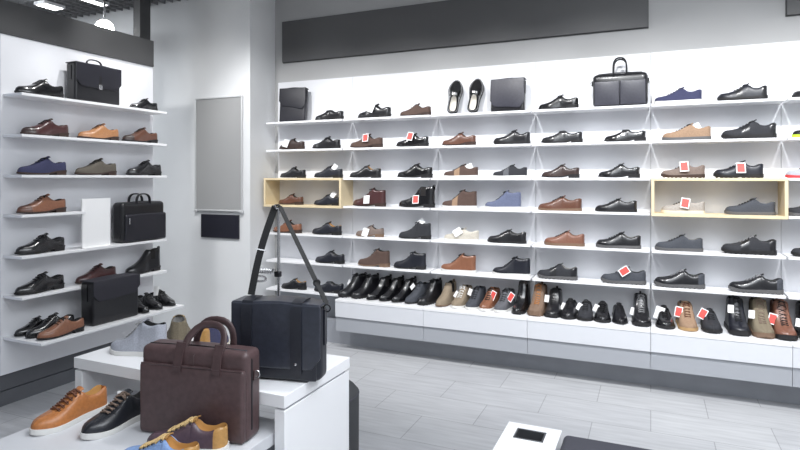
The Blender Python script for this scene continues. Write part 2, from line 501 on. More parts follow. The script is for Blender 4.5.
def floor_material():
    m = bpy.data.materials.new('grey_floor_tiles'); m.use_nodes = True
    nt = m.node_tree; b = nt.nodes['Principled BSDF']
    tc = nt.nodes.new('ShaderNodeTexCoord'); mp = nt.nodes.new('ShaderNodeMapping')
    mp.inputs['Location'].default_value = (0.0, -4.03+.34*20, 0)
    nt.links.new(tc.outputs['Object'], mp.inputs['Vector'])
    br = nt.nodes.new('ShaderNodeTexBrick')
    br.offset = .5; br.inputs['Scale'].default_value = 1.0
    br.inputs['Brick Width'].default_value = .66; br.inputs['Row Height'].default_value = .34
    br.inputs['Mortar Size'].default_value = .0028; br.inputs['Mortar Smooth'].default_value = .1
    br.inputs['Color1'].default_value = rgb((186,187,189)); br.inputs['Color2'].default_value = rgb((178,179,182)); br.inputs['Mortar'].default_value = rgb((146,147,150))
    nt.links.new(mp.outputs['Vector'], br.inputs['Vector'])
    mp2 = nt.nodes.new('ShaderNodeMapping'); mp2.inputs['Scale'].default_value = (1.6, 14, 1)
    nt.links.new(tc.outputs['Object'], mp2.inputs['Vector'])
    no = nt.nodes.new('ShaderNodeTexNoise'); no.inputs['Scale'].default_value = 2.2; no.inputs['Detail'].default_value = 6
    nt.links.new(mp2.outputs['Vector'], no.inputs['Vector'])
    rp = nt.nodes.new('ShaderNodeValToRGB'); rp.color_ramp.elements[0].position = .3; rp.color_ramp.elements[1].position = .7
    rp.color_ramp.elements[0].color = (.86,.86,.87,1); rp.color_ramp.elements[1].color = (1.08,1.08,1.08,1)
    nt.links.new(no.outputs['Fac'], rp.inputs['Fac'])
    mx = nt.nodes.new('ShaderNodeMix'); mx.data_type = 'RGBA'; mx.blend_type = 'MULTIPLY'; mx.inputs[0].default_value = 1
    nt.links.new(br.outputs['Color'], mx.inputs[6]); nt.links.new(rp.outputs['Color'], mx.inputs[7])
    nt.links.new(mx.outputs[2], b.inputs['Base Color'])
    b.inputs['Roughness'].default_value = .38
    return m
def struct(o, **kw):
    o['kind'] = 'structure'
    return o

struct(MB().box(-7, XR+.1, YB-.1, 6.2, -.1, 0).build('floor', floor_material()))
CEILM = mat('ceiling_white', (205,205,205), 0.8)
struct(MB().box(-4.05, XR+.1, YB-.1, 6.2, CEIL, CEIL+.1).build('ceiling', CEILM))
struct(MB().box(-3.434, XR+.1, D+.02, D+.14, 0, CEIL).build('wall_back', PLASTER))
# column face and its return, with the space behind it
struct(MB().box(-7, -3.434, 4.33, 4.86, 0, CEIL).build('wall_column', PLASTER_L))
struct(MB().box(XR, XR+.1, YB, D+.02, 0, CEIL).build('wall_right', PLASTER))
struct(MB().box(-7, XR+.1, YB-.1, YB, 0, CEIL).build('wall_front', PLASTER))
struct(MB().box(-7.1, -7, YB, 4.33, 0, CEIL).build('wall_left', PLASTER))

# open grille ceiling over the next sales area, seen over the side display
gr = MB()
for i in range(30): gr.box(-7+i*.1, -7+i*.1+.012, -.5, 4.33, CEIL-.04, CEIL)
for i in range(48): gr.box(-7, -4.05, -.45+i*.1, -.45+i*.1+.012, CEIL-.03, CEIL)
struct(gr.build('ceiling_grille', mat('grille_dark', (120,120,122), .6)))
struct(MB().box(-7, -4.05, YB, 4.33, CEIL+.1, CEIL+.15).build('ceiling_void', mat('void_grey', (60,60,62), .8)))

# ---- main display wall: panels per bay
BAY = [-3.385, -2.545, -1.700, -.856, 0.0, .830, 1.675]
TOPZ = 2.444
for i in range(6):
    struct(MB().box(BAY[i]+.0015, BAY[i+1]-.0015, D, D+.02, .15, TOPZ).build('wall_display_panel_%d' % (i+1), PANEL))

ROWZ = [2.033, 1.769, 1.500, 1.247, .977, .715]
YF = 4.50
BAYN = ['bay beside the grey column', 'second bay from the column', 'third bay from the column', 'fourth bay from the column', 'fifth bay from the column', 'last bay at the picture edge']
ROWN = ['top shelf', 'second shelf down', 'third shelf down', 'fourth shelf down', 'fifth shelf down', 'sixth shelf down']
def shelf_board(x0, x1, y0, y1, z, label, group, name='shelf_board'):
    o = MB().box(x0, x1, y0, y1, z-.018, z).build(name, WHITE, bevel=.0015)
    return tag(o, label, 'shelf', group)
for r, z in enumerate(ROWZ):
    for b in range(6):
        if (b == 0 or b == 4) and r in (2, 3): continue       # the maple boxes take these places
        shelf_board(BAY[b]+.007, BAY[b+1]-.007, YF, D, z, 'white shelf board, %s, %s' % (ROWN[r], BAYN[b]), 'shelves of the main display')
ROW7Z = .445
shelf_board(BAY[0]+.004, BAY[1]-.004, YF, D, ROW7Z, 'white shelf board, lowest one in the bay beside the grey column', 'shelves of the main display')

def maple_box(x0, x1, zb, zt, label):
    root = thing('display_box', label, 'display box', ((x0+x1)/2, (4.47+D)/2, zb), 0, 'maple boxes of the main display')
    cx, cy = (x0+x1)/2, (4.47+D)/2; w = (x1-x0)/2; d = (D-4.47)/2; h = zt-zb; t = .020
    MB().box(-w, w, -d, d, -t, 0).build('bottom_board', CREAM, root, bevel=.001)
    MB().box(-w, w, -d, d, h-t, h).build('top_board', CREAM, root, bevel=.001)
    for sg in (-1, 1):
        MB().box(*sorted((sg*w, sg*(w-t))), -d, d, 0, h-t).build('side_board', CREAM, root, bevel=.001)
    return root
maple_box(BAY[0]+.0, BAY[1]+.004, ROWZ[3], ROWZ[2], 'light maple box shelf in the bay beside the grey column')
maple_box(BAY[4]+.004, BAY[5]-.0, ROWZ[3], ROWZ[2], 'light maple box shelf holding a grey and a navy sneaker')

# ---- boot ledges with fascia, recessed band and dark plinth
BZ = .440; BY = 4.34
for b in range(1, 6):
    x0, x1 = BAY[b]+(.02 if b == 1 else .0015), BAY[b+1]-.0015
    root = thing('boot_ledge', 'white boot ledge with deep fascia, %s' % BAYN[b], 'ledge', ((x0+x1)/2, D, 0), 0, 'boot ledges of the main display')
    w = (x1-x0)/2
    MB().box(-w, w, BY-D, 0, BZ-.02, BZ).build('ledge_top', WHITE, root, bevel=.0015)
    MB().box(-w, w, BY-D+.003, BY-D+.021, .29, BZ-.02).build('fascia', mat('fascia_white', (218,220,225), .45), root)
    MB().box(-w, w, BY-D+.014, BY-D+.034, .165, .31).build('lower_band', BAND, root)
struct(MB().box(-3.434, XR, 4.52, 4.60, 0, .20).build('baseboard_back', PLINTH))
struct(MB().box(-3.385, -2.53, 4.68, 4.699, 0, .40).build('trim_4', BAND))

# ---- dark sign panels on the wall above
def sign(x0, x1, z0, z1, label):
    r = thing('blank_sign', label, 'sign', ((x0+x1)/2, D+.02, z0), 0)
    w = (x1-x0)/2
    MB().box(-w, w, -.03, 0, 0, z1-z0).build('board', SIGN, r, bevel=.002)
    MB().box(-w-.004, w+.004, -.012, 0, -.004, z1-z0+.004).build('backing', BULK, r)
zs0 = H_CAM+(HOR-62.5)/F*4.69/(SA*(282-400)/F+CA)
sign(wx(282,4.69), wx(648,4.69), zs0, zs0+.40, 'long blank charcoal sign panel above the shoe wall')
sign(wx(787,4.69), wx(787,4.69)+1.2, H_CAM+(HOR-15)/F*4.69/(SA*(787-400)/F+CA), 3.05, 'blank charcoal sign panel cut off by the top corner of the view')

# ---- poster on the column
pz0 = H_CAM-(210.5-HOR)/F*4.31/(SA*(195-400)/F+CA); pz1 = H_CAM+(HOR-98.5)/F*4.31/(SA*(195-400)/F+CA)
px0, px1 = wx(195,4.31), wx(242,4.31)
r = thing('poster', 'tall blank grey poster in a thin silver frame on the pale column', 'poster', ((px0+px1)/2, 4.33, pz0))
w = (px1-px0)/2; h = pz1-pz0
MB().box(-w+.006, w-.006, -.016, 0, .006, h-.006).build('sheet', POSTER, r)
fr = MB()
for a in ((-w, w, -.024, 0, 0, .014), (-w, w, -.024, 0, h-.014, h), (-w, -w+.012, -.024, 0, .014, h-.014), (w-.012, w, -.024, 0, .014, h-.014)): fr.box(*a)
fr.build('frame', FRAME, r, bevel=.002)
MB().box(-w-.008, -w+.03, -.03, 0, -.014, .012).build('corner_clip', FRAME, r, bevel=.003)
MB().box(w-.03, w+.008, -.03, 0, -.014, .012).build('corner_clip', FRAME, r, bevel=.003)
zq = lambda py, px, y: H_CAM+(HOR-py)/F*y/(SA*(px-400)/F+CA)
x0, x1 = wx(201.5,4.32), wx(239,4.32)
o = MB().box(x0, x1, 4.312, 4.33, zq(237,202,4.32), zq(214,202,4.32)).build('wall_plaque', NAVY, bevel=.002)
tag(o, 'small dark navy plaque on the column under the poster', 'plaque')

# ------------------------------------------------------------------ side display (runs along x = -3.88)
SX = -3.88; SY0, SY1 = 2.375, 3.575
struct(MB().box(SX-.03, SX, SY0-.015, SY1+.03, .21, 2.444).build('wall_side_display', PANEL))
struct(MB().box(SX-.04, SX+.002, 1.5, SY0-.018, .21, 2.444).build('trim_1', mat('pale_blue_edge', (206,212,226), .5)))
SPAN = SX-.22
struct(MB().box(SPAN, SX+.01, 1.0, SY1+.030, 2.446, 2.664).build('wall_bulkhead', BULK))
struct(MB().box(SPAN, SX-.032, 1.0, SY1+.018, .10, 2.446).build('wall_side_core', PLASTER))
for i, (z0, z1) in enumerate(((0,.095),(.10,.205))):
    struct(MB().box(SPAN, SX-.02-.006*i, 1.0, SY1+.02, z0, z1).build('baseboard_left_%d' % (i+1), SLAT))
SROW = [2.050, 1.783, 1.520, 1.262, .995, .732]
SROWN = ['top shelf', 'second shelf down', 'third shelf down', 'short fourth shelf', 'fifth shelf down', 'sixth shelf down']
for r, z in enumerate(SROW):
    y1 = 2.83 if r == 3 else SY1
    shelf_board(SX, -3.69, SY0, y1, z, 'white shelf board, %s of the side display' % SROWN[r], 'shelves of the side display')
shelf_board(SX, -3.50, SY0, SY1, .460, 'deep white shelf board at the bottom of the side display', 'shelves of the side display')
# dark post behind the far end of the side display, up to the ceiling
o = MB().box(-4.40, -4.315, 3.86, 3.98, 0, CEIL).build('trim_post', mat('post_grey', (62,62,64), .5)); struct(o)
o = MB().box(-5.15, -5.03, 2.55, 2.67, 0, CEIL).build('trim_post_2', MATS['post_grey']); struct(o)

# lamp over the side display, shining towards the camera
ly, lx, lz = 3.86, -4.78, 2.925
lamp = thing('ceiling_spotlight', 'lit ceiling spotlight glaring over the side display', 'spotlight', (lx, ly, CEIL))
MB().lathe([(.05,-.02),(.05,0)]).build('canopy', WHITE, lamp)
MB().tube([(0,0,-.02),(0,0,-.27)], .010, 8).build('stem', CHROME, lamp)
dv = (Vector((0,0,H_CAM))-Vector((lx,ly,lz))).normalized()
q = dv.to_track_quat('Z','Y')
hd = MB().lathe([(.055,-.13),(.082,-.12),(.088,.035),(.084,.035),(.078,.0)], k=28).build('lamp_head', WHITE, lamp, (0,0,lz-CEIL))
hd.rotation_mode = 'QUATERNION'; hd.rotation_quaternion = q
ln = MB().lathe([(.077,0),(.050,.006),(.0001,.009)], k=28).build('lens', mat('lamp_lens', (255,252,244), .3, emit=(255,250,240), estr=60), hd, (0,0,.01))
# lit ceiling fixture tube next to it and a lit panel further on
def panel_light(x, y, w, d, label):
    r = thing('ceiling_panel_light', label, 'ceiling light', (x, y, CEIL-.04))
    MB().box(-w/2, w/2, -d/2, d/2, -.03, 0).build('housing', WHITE, r)
    MB().box(-w/2+.015, w/2-.015, -d/2+.015, d/2-.015, -.034, -.028).build('diffuser', mat('lamp_diffuser', (255,255,255), .4, emit=(255,255,255), estr=7), r)
panel_light(-5.56, 3.86, .16, .22, 'lit square ceiling panel beyond the side display, farther one')
panel_light(-5.02, 3.90, .10, .34, 'lit slim ceiling panel beside the glaring spotlight')

# ------------------------------------------------------------------ shoes on the main wall
WT = lambda s=.50, z=.075, tilt=8, *a: ('white', s, z, tilt, *a)
RT = lambda s=.48, z=.085, tilt=-8, *a: ('red', s, z, tilt, *a)
def IN(s=.28, z=.098, tilt=35): return ('white', s, z, tilt, 0.0, .8)     # paper stuffed into the opening

def row_of_shoes(r, specs, z, yc=4.575):
    for sp in specs:
        i, p0, p1, kind, look, kw = sp
        xa, xb = wx(p0, yc), wx(p1, yc)
        xm = (xa+xb)/2
        L = (xb-xa) - .055*abs(xm/yc)
        L = max(.27, min(.33, L))
        kw = dict(kw)
        dx = kw.pop('dx', 0); rz = kw.pop('rz', random.uniform(-.05,.05))
        fromend = kw.pop('end', None)
        rown = kw.pop('row', None) or (ROWN[r] if r < 6 else 'lowest short shelf')
        label = kw.pop('label', None) or '%s, %s from the column, %s' % (look, ORD[i-1], rown)
        cat = 'sneaker' if 'sneaker' in look else 'boot' if 'boot' in look else 'shoe'
        name = {'derby':'derby_shoe','loafer':'loafer','sleek':'low_sneaker','sneaker':'low_sneaker','sport':'sport_shoe','hightop':'high_top_sneaker','chukka':'chukka_boot','chelsea':'chelsea_boot'}[kind]
        shoe(name, label, cat, (xm+dx, yc, z), rz, kind, L, group='shoes on the main display wall', **kw)

d_ = dict
row_of_shoes(0, [
 (2,314,345,'loafer','black slip-on dress shoe', d_(upper='black')),
 (3,356,393,'derby','black dress shoe with white tag', d_(upper='black', tags=[WT(.52,.085,18)])),
 (4,399,432,'derby','dark brown derby shoe', d_(upper='coffee', sole='brown')),
 (8,538,579,'derby','black shiny derby shoe', d_(upper='jet')),
 (10,654,702,'sneaker','navy suede sneaker with white sole', d_(upper='navy', sole='white', lining='grey')),
 (11,717,768,'sport','chunky black lace-up shoe', d_(upper='ink', sole='black', panel='black', heelm='black')),
 (12,796,838,'sneaker','black shoe cut off by the picture edge', d_(upper='black')),
], ROWZ[0])
row_of_shoes(1, [
 (1,278,306,'derby','dark brown shoe with white tag', d_(upper='dbrown', sole='brown', tags=[WT(.62,.06,15)])),
 (2,311,342,'derby','plain black derby shoe', d_(upper='black')),
 (3,349,384,'derby','brown derby with red tag', d_(upper='coffee', sole='brown', tags=[RT(.45,.09,-4)])),
 (4,395,430,'derby','black patent shoe with red tag', d_(upper='jet', tags=[RT(.5,.09,10)])),
 (5,441,477,'derby','chestnut brown derby', d_(upper='brown', sole='brown')),
 (6,493,531,'sport','black lace-up shoe', d_(upper='black')),
 (7,541,583,'loafer','black slip-on shoe', d_(upper='black')),
 (8,604,646,'loafer','glossy black slip-on shoe', d_(upper='jet')),
 (9,662,711,'sneaker','light tan shoe on grey sole', d_(upper='camel', sole='grey', lining='grey', tags=[IN(.30,.095,60)])),
 (10,721,777,'sport','large black walking shoe', d_(upper='charcoal', sole='black', panel='black', heelm='black')),
 (11,795,838,'sneaker','black sneaker with lime sole', d_(upper='black', sole='lime')),
], ROWZ[1])
row_of_shoes(2, [
 (1,279,307,'derby','black derby shoe', d_(upper='black')),
 (2,313,344,'derby','black derby stuffed with white paper', d_(upper='ink', tags=[IN()])),
 (3,349,382,'derby','black brogue with brown lining', d_(upper='black', lining='tan')),
 (4,396,434,'derby','glossy black derby', d_(upper='jet')),
 (5,443,479,'sneaker','brown sneaker with tan panel', d_(upper='coffee', panel='camel', sole='white', tags=[IN(.26,.093,65)])),
 (6,492,528,'sneaker','dark grey sneaker on white sole', d_(upper='charcoal', panel='grey', sole='white')),
 (7,541,580,'derby','dark brown polished shoe', d_(upper='dbrown', sole='black')),
 (8,598,640,'derby','polished black shoe', d_(upper='jet')),
 (9,661,705,'sport','taupe shoe with red tag', d_(upper='taupe', sole='brown', tags=[RT(.47,.082,-4)])),
 (10,713,764,'sport','dark shoe with red tag', d_(upper='ink', sole='black', tags=[RT(.47,.07,0)])),
 (11,788,832,'sneaker','white sneaker with red sole edge', d_(upper='lgrey', sole='red')),
], ROWZ[2])
row_of_shoes(3, [
 (1,278,304,'derby','reddish brown derby inside maple box', d_(upper='brown', sole='brown')),
 (2,313,342,'derby','dark navy derby inside maple box with white paper', d_(upper='ink', tags=[IN()], label='dark navy derby stuffed with white paper inside the maple box')),
 (3,352,387,'chukka','burgundy ankle boot with white tag', d_(upper='burg', sole='brown', tags=[WT(.5,.062,-4)])),
 (4,398,436,'chelsea','black polished ankle boot with red tag', d_(upper='jet', tags=[RT(.47,.07,-3)])),
 (5,441,478,'hightop','brown high-top sneaker on white sole', d_(upper='coffee', panel='camel', sole='white')),
 (6,484,522,'hightop','blue high-top sneaker on white sole', d_(upper='blue', sole='white', lining='grey')),
 (7,537,583,'sleek','brown leather shoe with dark sole', d_(upper='brown', sole='gum', lining='brown')),
 (8,595,637,'sleek','black leather shoe', d_(upper='black')),
 (9,661,705,'sneaker','pale grey sneaker with red tag inside maple box', d_(upper='stone', sole='cream', lining='grey', tags=[RT(.45,.075,10)], label='pale grey sneaker with red tag inside the maple box')),
 (10,724,776,'sneaker','dark navy sneaker', d_(upper='slate', sole='grey', lining='grey', label='dark slate sneaker inside the maple box beside a red-tagged sneaker')),
 (11,787,832,'sport','black shoe past the maple box', d_(upper='charcoal', sole='grey')),
], ROWZ[3])
row_of_shoes(4, [
 (1,272,303,'derby','brown derby behind the hanging strap', d_(upper='cognac', sole='brown')),
 (2,311,343,'derby','black derby with tan lining', d_(upper='ink', lining='tan')),
 (3,355,385,'derby','taupe suede shoe with white tag', d_(upper='taupe', sole='gum', tags=[WT(.58,.04,12)])),
 (4,398,432,'chukka','black shoe with white paper on top', d_(upper='charcoal', tags=[IN(.3,.145,50)])),
 (5,443,480,'sleek','beige sneaker with white tag', d_(upper='beige', sole='white', lining='white', tags=[WT(.55,.075,55)])),
 (6,487,527,'sleek','slim black sneaker', d_(upper='black')),
 (7,544,585,'sneaker','reddish brown sneaker', d_(upper='rust', sole='gum', lining='brown')),
 (8,596,641,'sneaker','black leather sneaker on grey sole', d_(upper='black', sole='grey', lining='grey')),
 (9,655,703,'sneaker','dark grey suede shoe', d_(upper='slate', sole='grey', lining='grey')),
 (10,721,777,'sport','black trail shoe', d_(upper='charcoal', sole='black', lace='grey', panel='black', heelm='black')),
 (11,793,838,'sport','black shoe cut off by the picture edge', d_(upper='charcoal')),
], ROWZ[4])
row_of_shoes(5, [
 (1,314,346,'derby','black lace-up derby', d_(upper='ink')),
 (2,357,391,'chukka','brown desert boot', d_(upper='coffee', sole='gum')),
 (3,393,427,'chukka','black ankle boot', d_(upper='ink')),
 (4,440,477,'hightop','orange tan high-top sneaker on white sole', d_(upper='cognac', sole='white')),
 (5,492,531,'hightop','black high-top sneaker on white sole', d_(upper='ink', sole='white')),
 (6,537,578,'sport','dark grey running sneaker', d_(upper='charcoal', sole='grey', lining='grey', panel='black', heelm='black')),
 (7,601,646,'sport','grey sneaker with red tag', d_(upper='slate', sole='grey', tags=[RT(.47,.098,56)])),
 (8,654,705,'sport','black sporty sneaker with grey sole', d_(upper='black', sole='grey', lace='grey', heelm='slate')),
 (9,728,784,'sport','large black sporty sneaker', d_(upper='black', sole='grey', lace='grey', heelm='slate')),
], ROWZ[5])
row_of_shoes(6, [
 (1,281,307,'derby','black derby with tan lining', d_(upper='black', lining='tan')),
 (2,313,345,'loafer','navy black slip-on shoe', d_(upper='ink')),
], ROW7Z)

# pair of loafers standing on their heels, leaning against the wall
for i, (p0, p1, lab) in enumerate(((447,461,'black loafer stood on its heel against the wall, nearer the grey column'), (467,483,'black loafer stood on its heel against the wall, beside the flap bag'))):
    xm = (wx(p0,4.58)+wx(p1,4.58))/2
    s = shoe('loafer', lab, 'shoe', (0,0,0), 0, 'loafer', .295, 'jet', ws=1.2, lining='white', group='loafers leaning on the main wall')
    # toe up, opening towards the room, leaning back
    Rm = Matrix.Rotation(math.radians(9), 3, 'Y') @ Matrix.Rotation(math.radians(16-6*i), 3, 'Z') @ Matrix.Rotation(math.radians(12), 3, 'X').inverted() @ Matrix(((0,1,0),(0,0,-1),(-1,0,0)))
    s.rotation_euler = Rm.to_euler()
    s.location = (xm-.012, 4.637, ROWZ[0]+.152)

# ------------------------------------------------------------------ boots, toes out, on the ledge
boots = [
 (350,'laceboot','black lace-up boot with white tag',d_(upper='black', tags=[WT(.40,.11,30)]),35),
 (363,'laceboot','black lace-up boot',d_(upper='black'),32),
 (377,'chelsea','tall black pull-on boot',d_(upper='jet'),25),
 (389.5,'chelsea','black pull-on boot',d_(upper='jet'),25),
 (402,'chelsea','glossy black ankle boot',d_(upper='jet'),25),
 (415,'chukka','dark grey suede boot with white tag',d_(upper='slate', tags=[WT(.42,.125,40)]),24),
 (428,'laceboot','black laced ankle boot',d_(upper='black'),22),
 (444,'chelsea','olive tan pull-on boot',d_(upper='hiketan', sole='gum'),14),
 (460,'hightop','beige high-top sneaker boot',d_(upper='hiketan', sole='white', lace='white', tags=[WT(.42,.09,25)]),14),
 (474,'hightop','grey high-top sneaker boot with white tag',d_(upper='slate', sole='white', tags=[WT(.42,.12,12)]),12),
 (488,'hightop','brown high-top boot with red tag',d_(upper='cognac', sole='white', tags=[RT(.30,.11,15,-.035)]),14),
 (503,'hightop','grey high-top boot with red tag',d_(upper='grey', sole='white', tags=[RT(.40,.11,25,-.06)]),14),
 (520,'tallboot','tall black rubber boot',d_(upper='jet'),8),
 (537,'hiker','tan laced hiking boot',d_(upper='hikebrown', sole='gum', lace='orange'),4),
 (553,'laceboot','black boot with white tag',d_(upper='black', tags=[WT(.42,.12,0)]),2),
 (569,'sneaker','black rounded shoe boot with white tag',d_(upper='black', tags=[WT(.5,.07,20)]),2),
 (585,'sneaker','black ankle shoe boot with small white tag',d_(upper='charcoal', tags=[WT(.45,.08,25)]),-2),
 (602,'sneaker','black leather shoe boot with white tag',d_(upper='jet', tags=[WT(.45,.08,20)]),-4),
 (619,'derby','low black lace-up shoe boot',d_(upper='black'),-10),
 (641,'laceboot','black boot with grey laces',d_(upper='black', lace='grey', tags=[WT(.45,.08,10)]),-4),
 (664.5,'sneaker','black shoe boot with large white tag',d_(upper='jet', tags=[WT(.45,.085,14,.035,1.2)]),-6),
 (687,'hightop','tan suede boot with red tag',d_(upper='camel', sole='tan', lace='brown', tags=[RT(.45,.105,8)]),-6),
 (711,'sport','dark grey shoe boot with red tag',d_(upper='charcoal', tags=[RT(.42,.105,25)]),-4),
 (738,'hiker','tall black lace-up boot with white tag',d_(upper='ink', tags=[WT(.38,.155,0,.04)]),-4),
 (762,'hiker','olive tan laced boot with white tag',d_(upper='khaki', sole='gum', lace='mink', tags=[WT(.38,.13,0)]),-4),
 (784,'hiker','brown leather boot with red tag',d_(upper='rust', sole='black', tags=[RT(.5,.11,12,.06)]),-4),
 (811,'hiker','black boot with white tag, cut off by the picture edge',d_(upper='black', tags=[WT(.5,.10,6,.06)]),-4),
]
for i, (p, kind, look, kw, deg) in enumerate(boots):
    yc = 4.548
    L = .290 if p < 436 or p > 630 else .278
    x = wx(p, 4.50)
    nm = {'laceboot':'lace_up_boot','chelsea':'chelsea_boot','chukka':'chukka_boot','hightop':'high_top_sneaker','tallboot':'rubber_boot','hiker':'hiking_boot','sneaker':'low_sneaker','sport':'sport_shoe','derby':'derby_shoe'}[kind]
    lab = '%s, %s along the boot ledge' % (look, ORD[i])
    shoe(nm, lab, 'boot' if nm.endswith('boot') else 'shoe', (x, yc, BZ), PI/2-math.radians(deg)*.8, kind, L, group='boots on the ledge', side=1, hs=(1.04 if kind == 'tallboot' else 1.12 if p < 436 else 1.17), ws=(.94 if p < 436 else 1.03 if p < 530 else 1.12 if p < 545 or p > 730 else 1.15), trz=PI/2-.25, **kw)

# ------------------------------------------------------------------ shoes on the side display (toes towards the camera end)
def side_shoes(r, z, specs, xc=-3.785):
    for p0, p1, kind, look, kw in specs:
        kw = dict(kw); xx = kw.pop('x', xc)
        ya, yb = wy(p0, xx+.02), wy(p1, xx+.02)
        L = max(.265, min(.33, (yb-ya)-.028))
        where = SROWN[r] if r < 6 else 'deep bottom shelf'
        lab = kw.pop('label', None) or '%s on the %s of the side display' % (look, where)
        nm = {'derby':'derby_shoe','loafer':'loafer','chelsea':'chelsea_boot'}[kind]
        shoe(nm, lab, 'boot' if 'boot' in nm else 'shoe', (xx, (ya+yb)/2, z), PI/2+kw.pop('rz', 0), kind, L, group='shoes on the side display', **kw)
side_shoes(0, SROW[0], [(15,66,'derby','black dress shoe before the satchel', d_(upper='jet')), (133,157,'derby','black dress shoe past the satchel', d_(upper='jet'))])
side_shoes(1, SROW[1], [(21,71,'derby','dark-toed brown derby', d_(upper='burg', toe='dbrown', sole='brown')), (78,121,'derby','tan brogue', d_(upper='tan', sole='brown', lace='brown')), (122,160,'derby','two-tone reddish brown derby', d_(upper='brown', toe='dbrown', sole='black'))])
side_shoes(2, SROW[2], [(17,69,'derby','navy suede derby', d_(upper='navy', sole='brown')), (75,119,'derby','olive grey suede derby', d_(upper='olive', sole='brown')), (127,163,'derby','polished black derby', d_(upper='jet'))])
side_shoes(3, SROW[3], [(16,69,'derby','tan brown brogue', d_(upper='cognac', sole='brown', toe='brown'))])
side_shoes(4, SROW[4], [(13,69,'derby','polished black oxford', d_(upper='jet'))])
side_shoes(5, SROW[5], [(14,67,'derby','black leather derby', d_(upper='jet')), (76,118,'derby','burgundy derby', d_(upper='burg', sole='brown')), (126,162,'chelsea','black chelsea boot', d_(upper='black'))])
side_shoes(6, .460, [(16,56,'derby','', d_(upper='jet', x=-3.805, label='black dress shoe nearest the wall behind two shoes, bottom side shelf')),
                     (26,77,'derby','', d_(upper='jet', x=-3.69, label='black dress shoe between another black one and a brown one, bottom side shelf')),
                     (38,86,'derby','', d_(upper='cognac', sole='black', x=-3.572, rz=-.06, label='polished brown brogue at the front of the bottom side shelf'))])
for j, (y, lab, tg) in enumerate(((3.232,'black lace-up shoe next to the black messenger bag on bottom side shelf', [('white', .62, .09, 10)]),
                              (3.365,'black lace-up shoe, second past the messenger bag, bottom side shelf', []),
                              (3.500,'black lace-up shoe with white tag ending the bottom side shelf', [('white', .45, .115, 8)]))):
    shoe('derby_shoe', lab, 'shoe', (-3.685, y+.02, .460), PI-.12, 'derby', .30, 'jet', group='shoes on the side display', tags=tg, side=1)

# blank white card standing on the fifth side shelf
c = MB().box(-.006, .006, -.115, .115, 0, .355)
c.box(-.05, .03, -.115, .115, 0, .004)
tag(c.build('sign_card', mat('card_white', (250,250,250), .4), None, (-3.72, 2.935, SROW[4])), 'blank white upright card on the side display beside the black laptop bag', 'card')

# ------------------------------------------------------------------ bags
LB = mat('bag_black', (32,32,40), 0.42, var=0.10, bump=0.2, scale=120)
LB2 = mat('bag_jet', (24,24,28), 0.32, var=0.10, bump=0.2, scale=120, coat=0.15)
LF = mat('bag_flap_matte', (42,41,50), 0.6, var=0.08, bump=0.2, scale=120)
LBR = mat('bag_brown', (80,62,63), 0.42, var=0.16, bump=0.25, scale=45)
LBR2 = mat('bag_brown_trim', (74,57,58), 0.4, var=0.12, bump=0.2, scale=60)
LSL = mat('bag_slate', (50,53,63), 0.30, var=0.14, bump=0.25, scale=45, coat=.15)
LSL2 = mat('bag_slate_trim', (34,36,44), 0.36, var=0.1, bump=0.2, scale=70)
LGR = mat('bag_grey_black', (56,56,65), 0.36, var=0.12, bump=0.2, scale=60)
STRAPM = mat('strap_black', (16,16,18), 0.7)

def arch(x, z0, z1, y, n=14, rtop=.5):
    pts = [(-x, y, z0)]
    hh = z1-z0
    for i in range(n+1):
        a = PI - PI*i/n
        c_, s_ = math.cos(a), math.sin(a)
        pts.append((x*math.copysign(abs(c_)**.8, c_), y, z1-hh*rtop+hh*rtop*s_**.8))
    pts.append((x, y, z0))
    return pts

# brown briefcase on the low platform
PZ = .55
bw = .446; bd = .105; bh = .322
ang = math.radians(8.8)
bx, by_ = -1.757+bw/2*math.cos(ang), 1.571+bw/2*math.sin(ang)
nrm = Vector((-math.sin(ang), math.cos(ang)))
bc = (bx+nrm.x*(bd/2+.004), by_+nrm.y*(bd/2+.004))
BF = thing('briefcase', 'dark brown leather briefcase with two handles on the low grey platform', 'bag', (bc[0], bc[1], PZ), ang)
MB().rbox(bw, bd, bh, .022, n=12, by=.006, bt=.004).build('body', LBR, BF, angle=60)
MB().rbox(bw-.012, .026, .258, .012, c=(0,-bd/2-.004,.004), n=10, by=.004).build('front_pocket', LBR, BF, angle=60)
MB().tube([(-bw/2+.014, -bd/2-.012,.260),(0,-bd/2-.016,.263),(bw/2-.014,-bd/2-.012,.260)], .004, 6).build('pocket_edge', LBR2, BF)
MB().tube([(-bw/2-.001,-.020,.04),(-bw/2-.001,-.02,bh-.03),(-bw/2+.02,-.02,bh+.001),(0,-.02,bh+.005),(bw/2-.02,-.02,bh+.001),(bw/2+.001,-.02,bh-.03),(bw/2+.001,-.02,.04)], .003, 6).build('zipper', DARKMETAL, BF)
for yy, zz in ((-.052, -.006), (.040, .004)):
    MB().tube([(p[0]+.030+.02*max(0,(p[2]-.30)/.1), yy*(1-.6*max(0,(p[2]-.30)/.1))+.012*max(0,(p[2]-.30)/.1), p[2]) for p in arch(.080, .28, .412+zz, yy, rtop=.8)], .006, 10, ry=.014, side=(0,1,0)).build('handle', LBR2, BF, angle=70)
for sx in (-.050, .110):
    MB().ribbon([(sx,-bd/2-.020,.240),(sx,-bd/2-.018,.268),(sx,-bd/2-.010,.300),(sx+.002,-bd/2+.002,.345)], (0,-1,.05), .034, .006).build('handle_strap', LBR2, BF)
    MB().ribbon([(sx,-bd/2-.022,.246),(sx,-bd/2-.021,.262)], (0,-1,0), .034, .004).build('strap_patch', LBR2, BF)
MB().torus((bw/2+.009,0,.235), .012, .0028, axis=(0,1,0), k=16).build('side_ring', CHROME, BF)
MB().ribbon([(bw/2+.003,0,.215),(bw/2+.006,0,.25)], (1,0,0), .022, .004).build('ring_tab', LBR2, BF)
